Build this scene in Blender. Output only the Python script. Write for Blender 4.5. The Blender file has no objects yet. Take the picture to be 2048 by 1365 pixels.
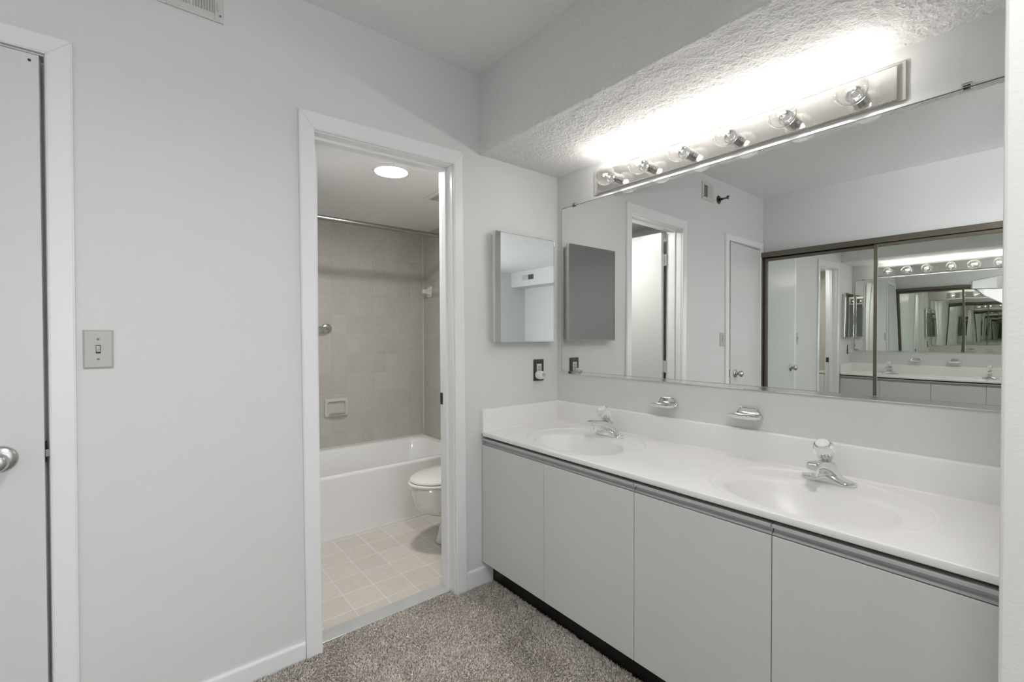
import bpy, bmesh, math, random
import numpy as np
from mathutils import Vector, Matrix
PI = math.pi
C = bpy.context.scene
COL = C.collection
random.seed(4)

# ------------------------------------------------------------------ camera
cam_d = bpy.data.cameras.new('camera')
cam = bpy.data.objects.new('camera', cam_d); COL.objects.link(cam)
cam_d.sensor_width = 36.0
cam_d.lens = 914.66 / 2048 * 36.0
cam_d.clip_start = 0.02
_y, _p, _r = map(math.radians, (50.8063, -0.7215, -0.1373))
_f = Vector((math.cos(_y), math.sin(_y), 0)); _ri = Vector((math.sin(_y), -math.cos(_y), 0)); _u = Vector((0, 0, 1))
_f2 = _f*math.cos(_p) + _u*math.sin(_p); _u2 = _u*math.cos(_p) - _f*math.sin(_p)
_r3 = _ri*math.cos(_r) + _u2*math.sin(_r); _u3 = _u2*math.cos(_r) - _ri*math.sin(_r)
m = Matrix((_r3, _u3, -_f2)).transposed().to_4x4()
m.translation = Vector((-1.8505, -1.8594, 1.2443))
cam.matrix_world = m
C.camera = cam

# ------------------------------------------------------------------ world, lights, exposure
w = bpy.data.worlds.new('world'); C.world = w; w.use_nodes = True
w.node_tree.nodes['Background'].inputs[0].default_value = (0.80, 0.88, 1.0, 1)
w.node_tree.nodes['Background'].inputs[1].default_value = 1.0
C.view_settings.view_transform = 'Standard'
C.view_settings.look = 'None'
C.view_settings.gamma = 1.0
C.view_settings.use_curve_mapping = False
C.view_settings.exposure = 1.08
C.cycles.max_bounces = 24; C.cycles.glossy_bounces = 24; C.cycles.transparent_max_bounces = 24; C.cycles.diffuse_bounces = 6
FILAMENT_W = 400.0       # emission strength of each filament
DAY_W = 13.0            # added daylight lamps at the unseen bedroom windows
BATH_E = 92.0            # bathroom downlight lens
DOME_E = 62.0            # lens of the added drum downlight

def area_light(name, loc, rot, sx, sy, power, color):
    l = bpy.data.lights.new(name, 'AREA'); l.shape = 'RECTANGLE'; l.size = sx; l.size_y = sy
    l.energy = power; l.color = color
    o = bpy.data.objects.new(name, l); COL.objects.link(o); o.location = loc; o.rotation_euler = rot
    return o
# added area lamps for daylight, just inside two guessed, unseen windows (south, east)
area_light('daylight_south', (-1.7, -5.43, 1.45), (math.radians(90), 0, 0), 2.4, 1.5, DAY_W, (0.97, 0.985, 1.0))
area_light('daylight_east', (1.43, -3.8, 1.45), (math.radians(90), 0, math.radians(90)), 1.8, 1.5, DAY_W*4.6, (0.97, 0.985, 1.0))

# ------------------------------------------------------------------ materials
MATS = {}
def nodes(m):
    m.use_nodes = True
    nt = m.node_tree
    return nt, nt.nodes, nt.links, nt.nodes['Principled BSDF']
def mat(name, col, rough=0.5, metal=0.0, bump=None, spec=None, vary=None, coat=0.0):
    """bump=(scale, distance, detail); vary=(scale, amount)"""
    if name in MATS: return MATS[name]
    m = bpy.data.materials.new(name); nt, N, L, P = nodes(m)
    P.inputs['Base Color'].default_value = (*col, 1)
    P.inputs['Roughness'].default_value = rough
    P.inputs['Metallic'].default_value = metal
    if spec is not None: P.inputs['Specular IOR Level'].default_value = spec
    if coat: P.inputs['Coat Weight'].default_value = coat
    tc = N.new('ShaderNodeTexCoord')
    if bump:
        n = N.new('ShaderNodeTexNoise'); n.inputs['Scale'].default_value = bump[0]; n.inputs['Detail'].default_value = bump[2]
        L.new(tc.outputs['Object'], n.inputs['Vector'])
        b = N.new('ShaderNodeBump'); b.inputs['Distance'].default_value = bump[1]; b.inputs['Strength'].default_value = 1
        L.new(n.outputs['Fac'], b.inputs['Height']); L.new(b.outputs['Normal'], P.inputs['Normal'])
    if vary:
        n = N.new('ShaderNodeTexNoise'); n.inputs['Scale'].default_value = vary[0]; n.inputs['Detail'].default_value = 3
        L.new(tc.outputs['Object'], n.inputs['Vector'])
        r = N.new('ShaderNodeValToRGB'); a = vary[1]
        r.color_ramp.elements[0].position = .3; r.color_ramp.elements[1].position = .7
        r.color_ramp.elements[0].color = (*[max(0, c*(1-a)) for c in col], 1)
        r.color_ramp.elements[1].color = (*[min(1, c*(1+a)) for c in col], 1)
        L.new(n.outputs['Fac'], r.inputs['Fac']); L.new(r.outputs['Color'], P.inputs['Base Color'])
    MATS[name] = m
    return m

wallm = mat('wall_paint', (.69, .69, .685), .55, bump=(180, .0004, 3))
wallm_b = mat('bedroom_paint', (.64, .645, .65), .6)
trimm = mat('trim_paint', (.80, .803, .805), .3, bump=(40, .0003, 2))
doorm = mat('door_paint', (.67, .672, .668), .28, bump=(25, .0006, 2))
popcorn = mat('popcorn_plaster', (.88, .88, .88), .8, bump=(140, .006, 6))
soffm = mat('textured_plaster', (.76, .76, .75), .75, bump=(110, .006, 5))
bathceil = mat('bathroom_ceiling_paint', (.80, .80, .79), .6, bump=(90, .001, 3))
marble = mat('cultured_marble', (.82, .812, .80), .34, vary=(9, .012))
lam = mat('grey_laminate', (.62, .62, .615), .38, bump=(300, .0002, 2))
pullm = mat('grey_pull_profile', (.46, .46, .465), .3)
darkm = mat('black_vinyl', (.006, .006, .006), .28, bump=(30, .002, 3))
gapm = mat('dark_recess', (.02, .02, .018), .7)  # near-black: shade of gaps and openings put into colour; also the mirror edge
chrome = mat('chrome', (.80, .80, .79), .06, 1.0)
steel = mat('brushed_steel', (.55, .55, .54), .26, 1.0, bump=(60, .0002, 2))
bronze = mat('bronze_aluminium', (.17, .155, .125), .34, .85)
darkbrass = mat('dark_bronze', (.07, .065, .055), .3, .9)
porc = mat('porcelain', (.74, .73, .71), .12, coat=.3)
tubm = mat('tub_enamel', (.84, .835, .825), .16, coat=.3)
ivory = mat('ivory_plastic', (.62, .60, .54), .35)
greyplate = mat('grey_plate', (.47, .46, .43), .35)
white_pl = mat('white_plastic', (.75, .75, .73), .35)
screwm = mat('screw_metal', (.18, .18, .17), .45, .6)
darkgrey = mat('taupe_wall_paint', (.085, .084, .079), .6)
sillm = mat('marble_sill', (.46, .462, .455), .25, vary=(14, .05))
brownp = mat('brown_plate', (.05, .047, .038), .35)
blackm = mat('black', (.01, .01, .01), .5)

def mirror_mat(name, col, wav=None):
    m = bpy.data.materials.new(name); m.use_nodes = True; N = m.node_tree.nodes; L = m.node_tree.links
    N.clear(); o = N.new('ShaderNodeOutputMaterial'); g = N.new('ShaderNodeBsdfGlossy')
    g.inputs['Color'].default_value = (*col, 1); g.inputs['Roughness'].default_value = 0.0
    L.new(g.outputs[0], o.inputs[0])
    if wav:
        tc = N.new('ShaderNodeTexCoord'); mp = N.new('ShaderNodeMapping'); mp.inputs['Scale'].default_value = wav[2]
        n = N.new('ShaderNodeTexNoise'); n.inputs['Scale'].default_value = wav[0]; n.inputs['Detail'].default_value = 0
        b = N.new('ShaderNodeBump'); b.inputs['Distance'].default_value = wav[1]
        L.new(tc.outputs['Object'], mp.inputs[0]); L.new(mp.outputs[0], n.inputs['Vector'])
        L.new(n.outputs['Fac'], b.inputs['Height']); L.new(b.outputs[0], g.inputs['Normal'])
    MATS[name] = m; return m
mirror1 = mirror_mat('mirror_silver', (.83, .84, .825))
mirror2 = mirror_mat('mirror_closet', (.84, .86, .83), (2.2, .0006, (1, 3.0, .5)))
mirror3 = mirror_mat('mirror_cabinet', (.83, .84, .83))

def clear_mat(name, tint, gloss):
    m = bpy.data.materials.new(name); m.use_nodes = True; N = m.node_tree.nodes; L = m.node_tree.links
    N.clear(); o = N.new('ShaderNodeOutputMaterial'); t = N.new('ShaderNodeBsdfTransparent'); t.inputs[0].default_value = (*tint, 1)
    g = N.new('ShaderNodeBsdfGlossy'); g.inputs['Roughness'].default_value = .02; g.inputs['Color'].default_value = (1, 1, 1, 1)
    fr = N.new('ShaderNodeLayerWeight'); fr.inputs['Blend'].default_value = gloss
    mx = N.new('ShaderNodeMixShader')
    L.new(fr.outputs['Facing'], mx.inputs[0]); L.new(t.outputs[0], mx.inputs[1]); L.new(g.outputs[0], mx.inputs[2]); L.new(mx.outputs[0], o.inputs[0])
    MATS[name] = m; return m
globem = clear_mat('clear_bulb_glass', (.97, .97, .97), .22)
acryl = mat('clear_acrylic', (1, 1, 1), .03); acryl.node_tree.nodes['Principled BSDF'].inputs['Transmission Weight'].default_value = 1.0
acryl.node_tree.nodes['Principled BSDF'].inputs['IOR'].default_value = 1.45
def emit_mat(name, col, s):
    m = bpy.data.materials.new(name); m.use_nodes = True; N = m.node_tree.nodes; L = m.node_tree.links
    N.clear(); o = N.new('ShaderNodeOutputMaterial'); e = N.new('ShaderNodeEmission')
    e.inputs[0].default_value = (*col, 1); e.inputs[1].default_value = s; L.new(e.outputs[0], o.inputs[0])
    MATS[name] = m; return m
domem = emit_mat('lit_dome_glass', (1.0, .985, .965), DOME_E)
filam = emit_mat('glowing_filament', (1.0, .965, .92), FILAMENT_W)
lensm = emit_mat('lit_lens', (1.0, .99, .965), BATH_E)

def tile_mat(name, col, grout, sx, sy, ox, oy, axes, rough=.3, gw=.018, mort=None):
    """grid tile; axes picks the two object axes used"""
    m = bpy.data.materials.new(name); nt, N, L, P = nodes(m)
    tc = N.new('ShaderNodeTexCoord'); sp = N.new('ShaderNodeSeparateXYZ'); L.new(tc.outputs['Object'], sp.inputs[0])
    fac = None; cells = []
    for ax, s, off in ((axes[0], sx, ox), (axes[1], sy, oy)):
        a = N.new('ShaderNodeMath'); a.operation = 'SUBTRACT'; L.new(sp.outputs[ax], a.inputs[0]); a.inputs[1].default_value = off
        d = N.new('ShaderNodeMath'); d.operation = 'DIVIDE'; L.new(a.outputs[0], d.inputs[0]); d.inputs[1].default_value = s
        fl = N.new('ShaderNodeMath'); fl.operation = 'FLOOR'; L.new(d.outputs[0], fl.inputs[0]); cells.append(fl)
        p = N.new('ShaderNodeMath'); p.operation = 'PINGPONG'; L.new(d.outputs[0], p.inputs[0]); p.inputs[1].default_value = .5
        mm = N.new('ShaderNodeMath'); mm.operation = 'MULTIPLY'; L.new(p.outputs[0], mm.inputs[0]); mm.inputs[1].default_value = s
        if fac is None: fac = mm
        else:
            mn = N.new('ShaderNodeMath'); mn.operation = 'MINIMUM'; L.new(fac.outputs[0], mn.inputs[0]); L.new(mm.outputs[0], mn.inputs[1]); fac = mn
    st = N.new('ShaderNodeMapRange'); L.new(fac.outputs[0], st.inputs[0])
    st.inputs[1].default_value = gw*.5; st.inputs[2].default_value = gw; st.inputs[3].default_value = 0; st.inputs[4].default_value = 1
    cx = N.new('ShaderNodeCombineXYZ'); L.new(cells[0].outputs[0], cx.inputs[0]); L.new(cells[1].outputs[0], cx.inputs[1])
    wn = N.new('ShaderNodeTexWhiteNoise'); L.new(cx.outputs[0], wn.inputs[0])
    n = N.new('ShaderNodeTexNoise'); n.inputs['Scale'].default_value = 45; n.inputs['Detail'].default_value = 5; L.new(tc.outputs['Object'], n.inputs['Vector'])
    ad = N.new('ShaderNodeMath'); ad.operation = 'MULTIPLY_ADD'; L.new(n.outputs['Fac'], ad.inputs[0]); ad.inputs[1].default_value = .8
    ad2 = N.new('ShaderNodeMath'); ad2.operation = 'MULTIPLY'; L.new(wn.outputs[0], ad2.inputs[0]); ad2.inputs[1].default_value = .35
    L.new(ad2.outputs[0], ad.inputs[2])
    r = N.new('ShaderNodeMix'); r.data_type = 'RGBA'
    r.inputs[6].default_value = (*[c*.86 for c in col], 1); r.inputs[7].default_value = (*[c*1.12 for c in col], 1)
    L.new(ad.outputs[0], r.inputs[0])
    g = N.new('ShaderNodeMix'); g.data_type = 'RGBA'; g.inputs[6].default_value = (*grout, 1)
    L.new(st.outputs[0], g.inputs[0]); L.new(r.outputs[2], g.inputs[7]); L.new(g.outputs[2], P.inputs['Base Color'])
    b = N.new('ShaderNodeBump'); b.inputs['Distance'].default_value = .0015; L.new(st.outputs[0], b.inputs['Height']); L.new(b.outputs[0], P.inputs['Normal'])
    P.inputs['Roughness'].default_value = rough
    MATS[name] = m; return m
TC = (.49, .468, .425)
tile_back = tile_mat('wall_tile_back', TC, (.56, .54, .49), .1087, .1535, .054, 1.254, (0, 2), gw=.0028)
tile_side = tile_mat('wall_tile_side', TC, (.56, .54, .49), .1087, .1535, 1.72, 1.254, (1, 2), gw=.0028)
tile_floor = tile_mat('floor_tile', (.60, .56, .51), (.80, .78, .74), .1515, .1515, -.65, .198, (0, 1), rough=.28, gw=.0034)

# ------------------------------------------------------------------ helpers
def link(name, bm, m, parent=None, smooth=False, bevel=0, seg=2, loc=None):
    me = bpy.data.meshes.new(name); bmesh.ops.recalc_face_normals(bm, faces=bm.faces[:]); bm.to_mesh(me); bm.free()
    o = bpy.data.objects.new(name, me); COL.objects.link(o)
    me.materials.append(m)
    if smooth:
        for p in me.polygons: p.use_smooth = True
        if smooth != 'all':
            try: me.set_sharp_from_angle(angle=math.radians(40))
            except Exception: pass
    if bevel:
        md = o.modifiers.new('bevel', 'BEVEL'); md.width = bevel; md.segments = seg; md.limit_method = 'ANGLE'; md.harden_normals = False
    if parent is not None: o.parent = parent
    if loc is not None: o.location = loc
    return o
def box(bm, x0, x1, y0, y1, z0, z1):
    v = [bm.verts.new(p) for p in ((x0,y0,z0),(x1,y0,z0),(x1,y1,z0),(x0,y1,z0),(x0,y0,z1),(x1,y0,z1),(x1,y1,z1),(x0,y1,z1))]
    for f in ((0,3,2,1),(4,5,6,7),(0,1,5,4),(1,2,6,5),(2,3,7,6),(3,0,4,7)): bm.faces.new([v[i] for i in f])
def B(*bs):
    bm = bmesh.new()
    for b in bs: box(bm, *b)
    return bm
def prism(bm, pts, a0, a1, axis='y'):
    def P(u, v, a):
        return {'y': (u, a, v), 'x': (a, u, v), 'z': (u, v, a)}[axis]
    lo = [bm.verts.new(P(u, v, a0)) for u, v in pts]; hi = [bm.verts.new(P(u, v, a1)) for u, v in pts]
    n = len(pts)
    bm.faces.new(lo); bm.faces.new(hi[::-1])
    for i in range(n): bm.faces.new((lo[i], lo[(i+1) % n], hi[(i+1) % n], hi[i]))
def frame_of(d):
    d = Vector(d).normalized(); a = Vector((0, 0, 1)) if abs(d.z) < .9 else Vector((1, 0, 0))
    u = d.cross(a).normalized(); v = d.cross(u).normalized(); return d, u, v
def lathe(bm, prof, org, axis, seg=32, cap0=True, cap1=True, sx=1, sy=1):
    """prof: list of (distance along axis, radius)"""
    d, u, v = frame_of(axis); org = Vector(org); rings = []
    for t, r in prof:
        rings.append([bm.verts.new(org + d*t + (u*math.cos(2*PI*i/seg)*sx + v*math.sin(2*PI*i/seg)*sy)*r) for i in range(seg)])
    for a, b in zip(rings, rings[1:]):
        for i in range(seg): bm.faces.new((a[i], a[(i+1) % seg], b[(i+1) % seg], b[i]))
    if cap0: bm.faces.new(rings[0])
    if cap1: bm.faces.new(rings[-1][::-1])
def tube(bm, pts, r, seg=10, closed=False):
    pts = [Vector(p) for p in pts]; n = len(pts); rings = []; pu = None
    for i, p in enumerate(pts):
        a = pts[(i-1) % n] if (closed or i > 0) else p; b = pts[(i+1) % n] if (closed or i < n-1) else p
        d = (b-a).normalized()
        if pu is None: _, u, _v = frame_of(d)
        else: u = (pu - d*pu.dot(d)).normalized()
        pu = u; v = d.cross(u)
        rr = r[i] if isinstance(r, (list, tuple)) else r
        rings.append([bm.verts.new(p + (u*math.cos(2*PI*k/seg) + v*math.sin(2*PI*k/seg))*rr) for k in range(seg)])
    m_ = n if closed else n-1
    for i in range(m_):
        a, b = rings[i], rings[(i+1) % n]
        for k in range(seg): bm.faces.new((a[k], a[(k+1) % seg], b[(k+1) % seg], b[k]))
    if not closed: bm.faces.new(rings[0]); bm.faces.new(rings[-1][::-1])
def loft(bm, rings, caps=True):
    R = [[bm.verts.new(p) for p in r] for r in rings]; n = len(R[0])
    for a, b in zip(R, R[1:]):
        for i in range(n): bm.faces.new((a[i], a[(i+1) % n], b[(i+1) % n], b[i]))
    if caps: bm.faces.new(R[0]); bm.faces.new(R[-1][::-1])
def grid(bm, P):
    """P: 2d list of points"""
    V = [[bm.verts.new(p) for p in r] for r in P]
    for i in range(len(V)-1):
        for j in range(len(V[0])-1): bm.faces.new((V[i][j], V[i+1][j], V[i+1][j+1], V[i][j+1]))
    return V
def tag(o, label, cat, group=None, kind=None):
    if label: o['label'] = label
    if cat: o['category'] = cat
    if group: o['group'] = group
    if kind: o['kind'] = kind
    return o
def struct(name, bm, m, **k):
    o = link(name, bm, m, **k); o['kind'] = 'structure'; return o
def empty(name, loc, label, cat, group=None, rz=0):
    o = bpy.data.objects.new(name, None); COL.objects.link(o); o.location = loc; o.rotation_euler = (0, 0, rz)
    o.empty_display_size = .05
    return tag(o, label, cat, group)
def copy_tree(o, parent=None):
    c = o.copy(); COL.objects.link(c); c.parent = parent
    for ch in list(o.children): copy_tree(ch, c)
    return c

# ------------------------------------------------------------------ dimensions
HC = 2.5212; HS = 2.138; SD = .539; WX = -2.746; STUBX = -.94; STUBY = -1.798
BX0, BX1, BY1, BH = -1.46, .072, 1.72, 2.13      # bathroom
EX, SY, WW = 1.5, -5.52, -4.47                    # bedroom east, south, west

# ------------------------------------------------------------------ room shell
# wall with the bathroom doorway and the closed narrow door
struct('wall_back', B((-.68, .0, 0, .12, 0, HC), (-1.318, -.68, 0, .12, 2.05, HC), (-2.02, -1.318, 0, .12, 0, HC),
                      (-2.695, -2.02, 0, .12, 2.07, HC), (WX, -2.695, 0, .12, 0, HC)), wallm)
struct('wall_right', B((0, .1, -1.92, .12, 0, HC)), wallm)
# stub wall the vanity dies into; bedroom shell
struct('wall_partition', B((STUBX, EX, STUBY-.12, STUBY, 0, HC)), wallm, bevel=.004)
struct('wall_closet', B((WX-.1, WX, -1.76, 0, 2.009, HC)), wallm)
struct('wall_closet_return', B((WX-.1, WX+.02, -2.75, -1.76, 0, HC)), darkgrey)  # one even dark taupe tone, floor to ceiling
struct('wall_closet_inside', B((WX-.72, WX-.66, -2.75, .05, 0, HC), (WX-.66, WX-.1, -.02, .05, 0, HC)), wallm_b)
struct('wall_closet_end', B((WW, WX-.1, -2.75, -2.65, 0, HC)), wallm_b)
struct('wall_linen_closet', B((-2.76, -1.96, .6, .65, 0, HC), (-2.80, -2.74, .12, .65, 0, HC), (-1.99, -1.94, .12, .65, 0, HC)), wallm_b)
struct('wall_west', B((WW-.1, WW, SY, -2.65, 0, HC)), wallm_b)
struct('wall_south', B((WW, -2.9, SY-.1, SY, 0, HC), (-.5, EX, SY-.1, SY, 0, HC), (-2.9, -.5, SY-.1, SY, 0, .7), (-2.9, -.5, SY-.1, SY, 2.2, HC)), wallm_b)
struct('wall_east', B((EX, EX+.1, SY, -4.7, 0, HC), (EX, EX+.1, -2.9, STUBY-.12, 0, HC), (EX, EX+.1, -4.7, -2.9, 0, .7), (EX, EX+.1, -4.7, -2.9, 2.2, HC)), wallm_b)
def unseen_window(n, x0, x1, y0, y1):
    fr = 'x' if x1-x0 > y1-y0 else 'y'
    L0, L1 = (x0, x1) if fr == 'x' else (y0, y1)
    def bb(a, b, z0, z1): return (a, b, y0, y1, z0, z1) if fr == 'x' else (x0, x1, a, b, z0, z1)
    mid = (L0+L1)/2
    o = struct('window_%d' % n, B(bb(L0, L0+.05, .7, 2.2), bb(L1-.05, L1, .7, 2.2), bb(L0+.05, L1-.05, .7, .75), bb(L0+.05, L1-.05, 2.15, 2.2), bb(mid-.02, mid+.02, .75, 2.15)), trimm)
    g = clear_mat('window_glass_%d' % n, (.95, .97, .97), .1)
    a = (L0+.05, L1-.05)
    link('pane', B((a[0], a[1], (y0+y1)/2-.002, (y0+y1)/2+.002, .75, 2.15) if fr == 'x' else ((x0+x1)/2-.002, (x0+x1)/2+.002, a[0], a[1], .75, 2.15)), g, o)
unseen_window(1, -2.9, -.5, SY-.08, SY-.03)  # guessed bedroom windows, unseen, added to bring daylight in
unseen_window(2, EX+.03, EX+.08, -4.7, -2.9)
# ceiling and its textured drop over the vanity
struct('ceiling', B((WW-.1, EX+.1, SY-.1, .7, HC, HC+.1)), popcorn)
rng = np.random.RandomState(3)
def vnoise(X, Y, s, seed):
    g = np.random.RandomState(seed).rand(64, 64)
    x = X/s; y = Y/s; xi = np.floor(x).astype(int); yi = np.floor(y).astype(int); fx = x-xi; fy = y-yi
    fx = fx*fx*(3-2*fx); fy = fy*fy*(3-2*fy)
    G = lambda a, b: g[a % 64, b % 64]
    return (G(xi, yi)*(1-fx)+G(xi+1, yi)*fx)*(1-fy)+(G(xi, yi+1)*(1-fx)+G(xi+1, yi+1)*fx)*fy
def soffit():
    # cross-section path: up the face, round the arris, along the underside to the wall
    path = []
    for t in np.linspace(0, 1, 60): path.append((-SD, HC-(HC-HS-.004)*t, -1, 0))
    for a in np.linspace(0, PI/2, 8)[1:-1]: path.append((-SD+.004-.004*math.cos(a), HS+.004-.004*math.sin(a), -math.cos(a), -math.sin(a)))
    for t in np.linspace(0, 1, 90): path.append((-SD+.004+(SD-.004)*t, HS, 0, -1))
    path = np.array(path); ys = np.linspace(.001, STUBY-.001, 330)
    s = np.concatenate([[0], np.cumsum(np.hypot(np.diff(path[:, 0]), np.diff(path[:, 1])))])
    S, Y = np.meshgrid(s, ys)
    h = .6*vnoise(S, Y*1.0, .013, 1) + .4*vnoise(S, Y, .007, 2) + .5*vnoise(S, Y, .05, 5)
    d = np.clip(h-.62, 0, .35)*.009
    d = d*np.clip((s[None, :]-.05)/.25, .12, 1)
    ed = np.exp(-((s[None, :]-(HC-HS))/.02)**2); d = d + ed*.0035*vnoise(S, Y, .012, 9)
    X = path[None, :, 0]+path[None, :, 2]*d; Z = path[None, :, 1]+path[None, :, 3]*d
    n, k = X.shape; co = np.stack([X, Y, Z], -1).reshape(-1, 3)
    idx = np.arange(n*k).reshape(n, k); q = np.stack([idx[:-1, :-1], idx[1:, :-1], idx[1:, 1:], idx[:-1, 1:]], -1).reshape(-1, 4)
    me = bpy.data.meshes.new('ceiling_drop'); me.from_pydata(co.tolist(), [], q.tolist()); me.materials.append(soffm)
    for p in me.polygons: p.use_smooth = True
    o = bpy.data.objects.new('ceiling_drop', me); COL.objects.link(o); o['kind'] = 'structure'
soffit()
struct('ceiling_box', B((WW, -4.1, SY, -2.65-.1, 2.22, HC)), wallm_b)
# floor
def floor_mat():
    m = bpy.data.materials.new('carpet_backing'); nt, N, L, P = nodes(m)
    tc = N.new('ShaderNodeTexCoord')
    n = N.new('ShaderNodeTexNoise'); n.inputs['Scale'].default_value = 260; n.inputs['Detail'].default_value = 4; L.new(tc.outputs['Object'], n.inputs['Vector'])
    r = N.new('ShaderNodeValToRGB'); r.color_ramp.elements[0].color = (.16, .15, .14, 1); r.color_ramp.elements[1].color = (.55, .52, .48, 1)
    r.color_ramp.elements[0].position = .3; r.color_ramp.elements[1].position = .7
    L.new(n.outputs['Fac'], r.inputs['Fac']); L.new(r.outputs[0], P.inputs['Base Color'])
    b = N.new('ShaderNodeBump'); b.inputs['Distance'].default_value = .006; L.new(n.outputs['Fac'], b.inputs['Height']); L.new(b.outputs[0], P.inputs['Normal'])
    P.inputs['Roughness'].default_value = 1
    return m
cm = floor_mat()
struct('floor', B((WW-.1, EX+.1, SY-.1, .045, -.1, 0), (-2.8, -1.94, .045, .65, -.1, 0)), cm)
struct('floor_bathroom', B((BX0, BX1, .045, BY1, -.1, -.004)), tile_floor)
# bathroom shell
struct('wall_bathroom_back', B((BX0-.1, BX1+.1, BY1, BY1+.1, -.1, BH)), tile_back)
struct('wall_bathroom_right', B((BX1, BX1+.1, .12, BY1, -.1, BH)), tile_side)
struct('wall_bathroom_left', B((BX0-.1, BX0, .12, BY1, -.1, BH)), wallm)
struct('ceiling_bathroom', B((BX0-.1, BX1+.1, .12, BY1+.1, BH, BH+.08)), bathceil)
struct('trim_1', B((-1.300, -.695, .036, .118, -.01, .008)), sillm, bevel=.002)

# baseboards
def baseboard(name, x0, x1, H):
    bm = bmesh.new(); prism(bm, [(-.011, 0), (0, 0), (0, H), (-.006, H), (-.010, H-.006), (-.011, H-.010)], x0, x1, 'x')
    struct(name, bm, trimm)
baseboard('baseboard_back', -1.993, -1.366, .069); baseboard('baseboard_corner', -.630, -.470, .088)

# door casings: flat moulding with eased outer and inner edges
def casing(name, L, R, T, z0, jamb, stop_y, m=trimm):
    """L,R: (outer top x, outer bottom x, inner top x, inner bottom x); T: outer top z (left,right), inner top z (left,right)"""
    bm = bmesh.new()
    for th, ins in ((.014, 0), (.016, .003)):
        s = ins
        prism(bm, [(L[0]+s, T[0]-s), (L[2]-s, T[2]+s), (L[3]-s, z0), (L[1]+s, z0)], -th, 0)
        prism(bm, [(R[0]-s, T[1]-s), (R[1]-s, z0), (R[3]+s, z0), (R[2]+s, T[3]+s)], -th, 0)
        prism(bm, [(L[0]+s, T[0]-s), (R[0]-s, T[1]-s), (R[2]+s, T[3]+s), (L[2]-s, T[2]+s)], -th, 0)
    o = struct(name, bm, m, bevel=.002)
    g = .006; th = .02
    def ring(y0, y1, o_, i_):
        b = bmesh.new()
        prism(b, [(L[2]-o_, T[2]+o_), (L[2]-i_, T[2]+i_), (L[3]-i_, z0), (L[3]-o_, z0)], y0, y1)
        prism(b, [(R[2]+o_, T[3]+o_), (R[3]+o_, z0), (R[3]+i_, z0), (R[2]+i_, T[3]+i_)], y0, y1)
        prism(b, [(L[2]-o_, T[2]+o_), (R[2]+o_, T[3]+o_), (R[2]+i_, T[3]+i_), (L[2]-i_, T[2]+i_)], y0, y1)
        return b
    link('jamb', ring(-.0005, jamb, .02, -.0035), m, o, bevel=.0015)
    if stop_y: link('door_stop', ring(stop_y, stop_y+.035, .0, -.014), m, o, bevel=.002)
    return o
c1 = casing('trim_2', (-1.378, -1.364, -1.321, -1.304), (-.647, -.628, -.695, -.688), (2.103, 2.119, 2.038, 2.050), 0.0, .122, .046)
link('strike_plate', B((-.7005, -.6975, .088, .112, .905, .962)), darkbrass, c1)
c2 = casing('trim_3', (-2.722, -2.722, -2.668, -2.668), (-1.993, -1.997, -2.050, -2.052), (2.10, 2.10, 2.045, 2.045), 0.0, .10, .045)

# ------------------------------------------------------------------ doors
def knob(parent, x, y, z, ny, m=steel):
    """round knob on a rose, projecting along y*ny"""
    bm = bmesh.new(); lathe(bm, [(0, .036), (.004, .036), (.009, .032), (.012, .020), (.014, .014), (.028, .012), (.033, .018), (.040, .0245), (.050, .0275), (.058, .026), (.063, .021), (.066, .012), (.0665, .004)], (x, y, z), (0, ny, 0), 40)
    return link('door_knob', bm, m, parent, smooth='all')
def hinge(parent, x, y, z, m=steel, w=.03):
    bm = bmesh.new(); box(bm, x-w, x+w*.6, y-.0015, y+.001, z-.045, z+.045)
    for k in range(5): lathe(bm, [(0, .006), (.0165, .006)], (x, y-.006, z-.045+.018*k), (0, 0, 1), 12)
    return link('hinge', bm, m, parent)
# closed narrow door, a little ajar: origin on its hinge edge
d1 = struct('door_1', B((0, .603, 0, .035, .02, 2.032)), doorm, bevel=.0015)
d1.location = (-2.664, -.004, 0); d1.rotation_euler = (0, 0, math.radians(-1.6))
tag(d1, 'narrow flat white door standing slightly ajar, left of the light switch', 'door')
knob(d1, .517, 0, .910, -1)
bm = B((.6025, .6045, .006, .030, .885, .945)); link('latch_plate', bm, darkbrass, d1)
bm = bmesh.new(); prism(bm, [(.603, .006), (.6165, .012), (.6165, .026), (.603, .026)], .90, .922, 'z'); link('latch_bolt', bm, steel, d1, bevel=.002)
bm = bmesh.new(); lathe(bm, [(0, .0035), (.001, .0035)], (.585, 0, 2.013), (0, -1, 0), 12); link('screw_hole', bm, blackm, d1)
for z in (1.80, .25): hinge(d1, .004, -.002, z, white_pl, .022)
# bathroom door, open into the bathroom
d2 = struct('door_2', B((0, .60, -.035, 0, .015, 2.028)), doorm, bevel=.0015)
d2.location = (-1.303, .138, 0); d2.rotation_euler = (0, 0, math.radians(89.0))
tag(d2, 'flat white bathroom door swung open against the bathroom side, seen in the big mirror', 'door')
knob(d2, .545, -.035, .92, -1); knob(d2, .545, 0, .92, 1)
for z in (1.82, 1.0, .22):
    bm = bmesh.new(); box(bm, -.002, .001, -.022, .000, z-.045, z+.045); box(bm, -.022, .000, -.001, .002, z-.045, z+.045)
    for k in range(5): lathe(bm, [(0, .006), (.0165, .006)], (-.004, .003, z-.045+.018*k), (0, 0, 1), 12)
    link('hinge', bm, white_pl, d2)

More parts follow.
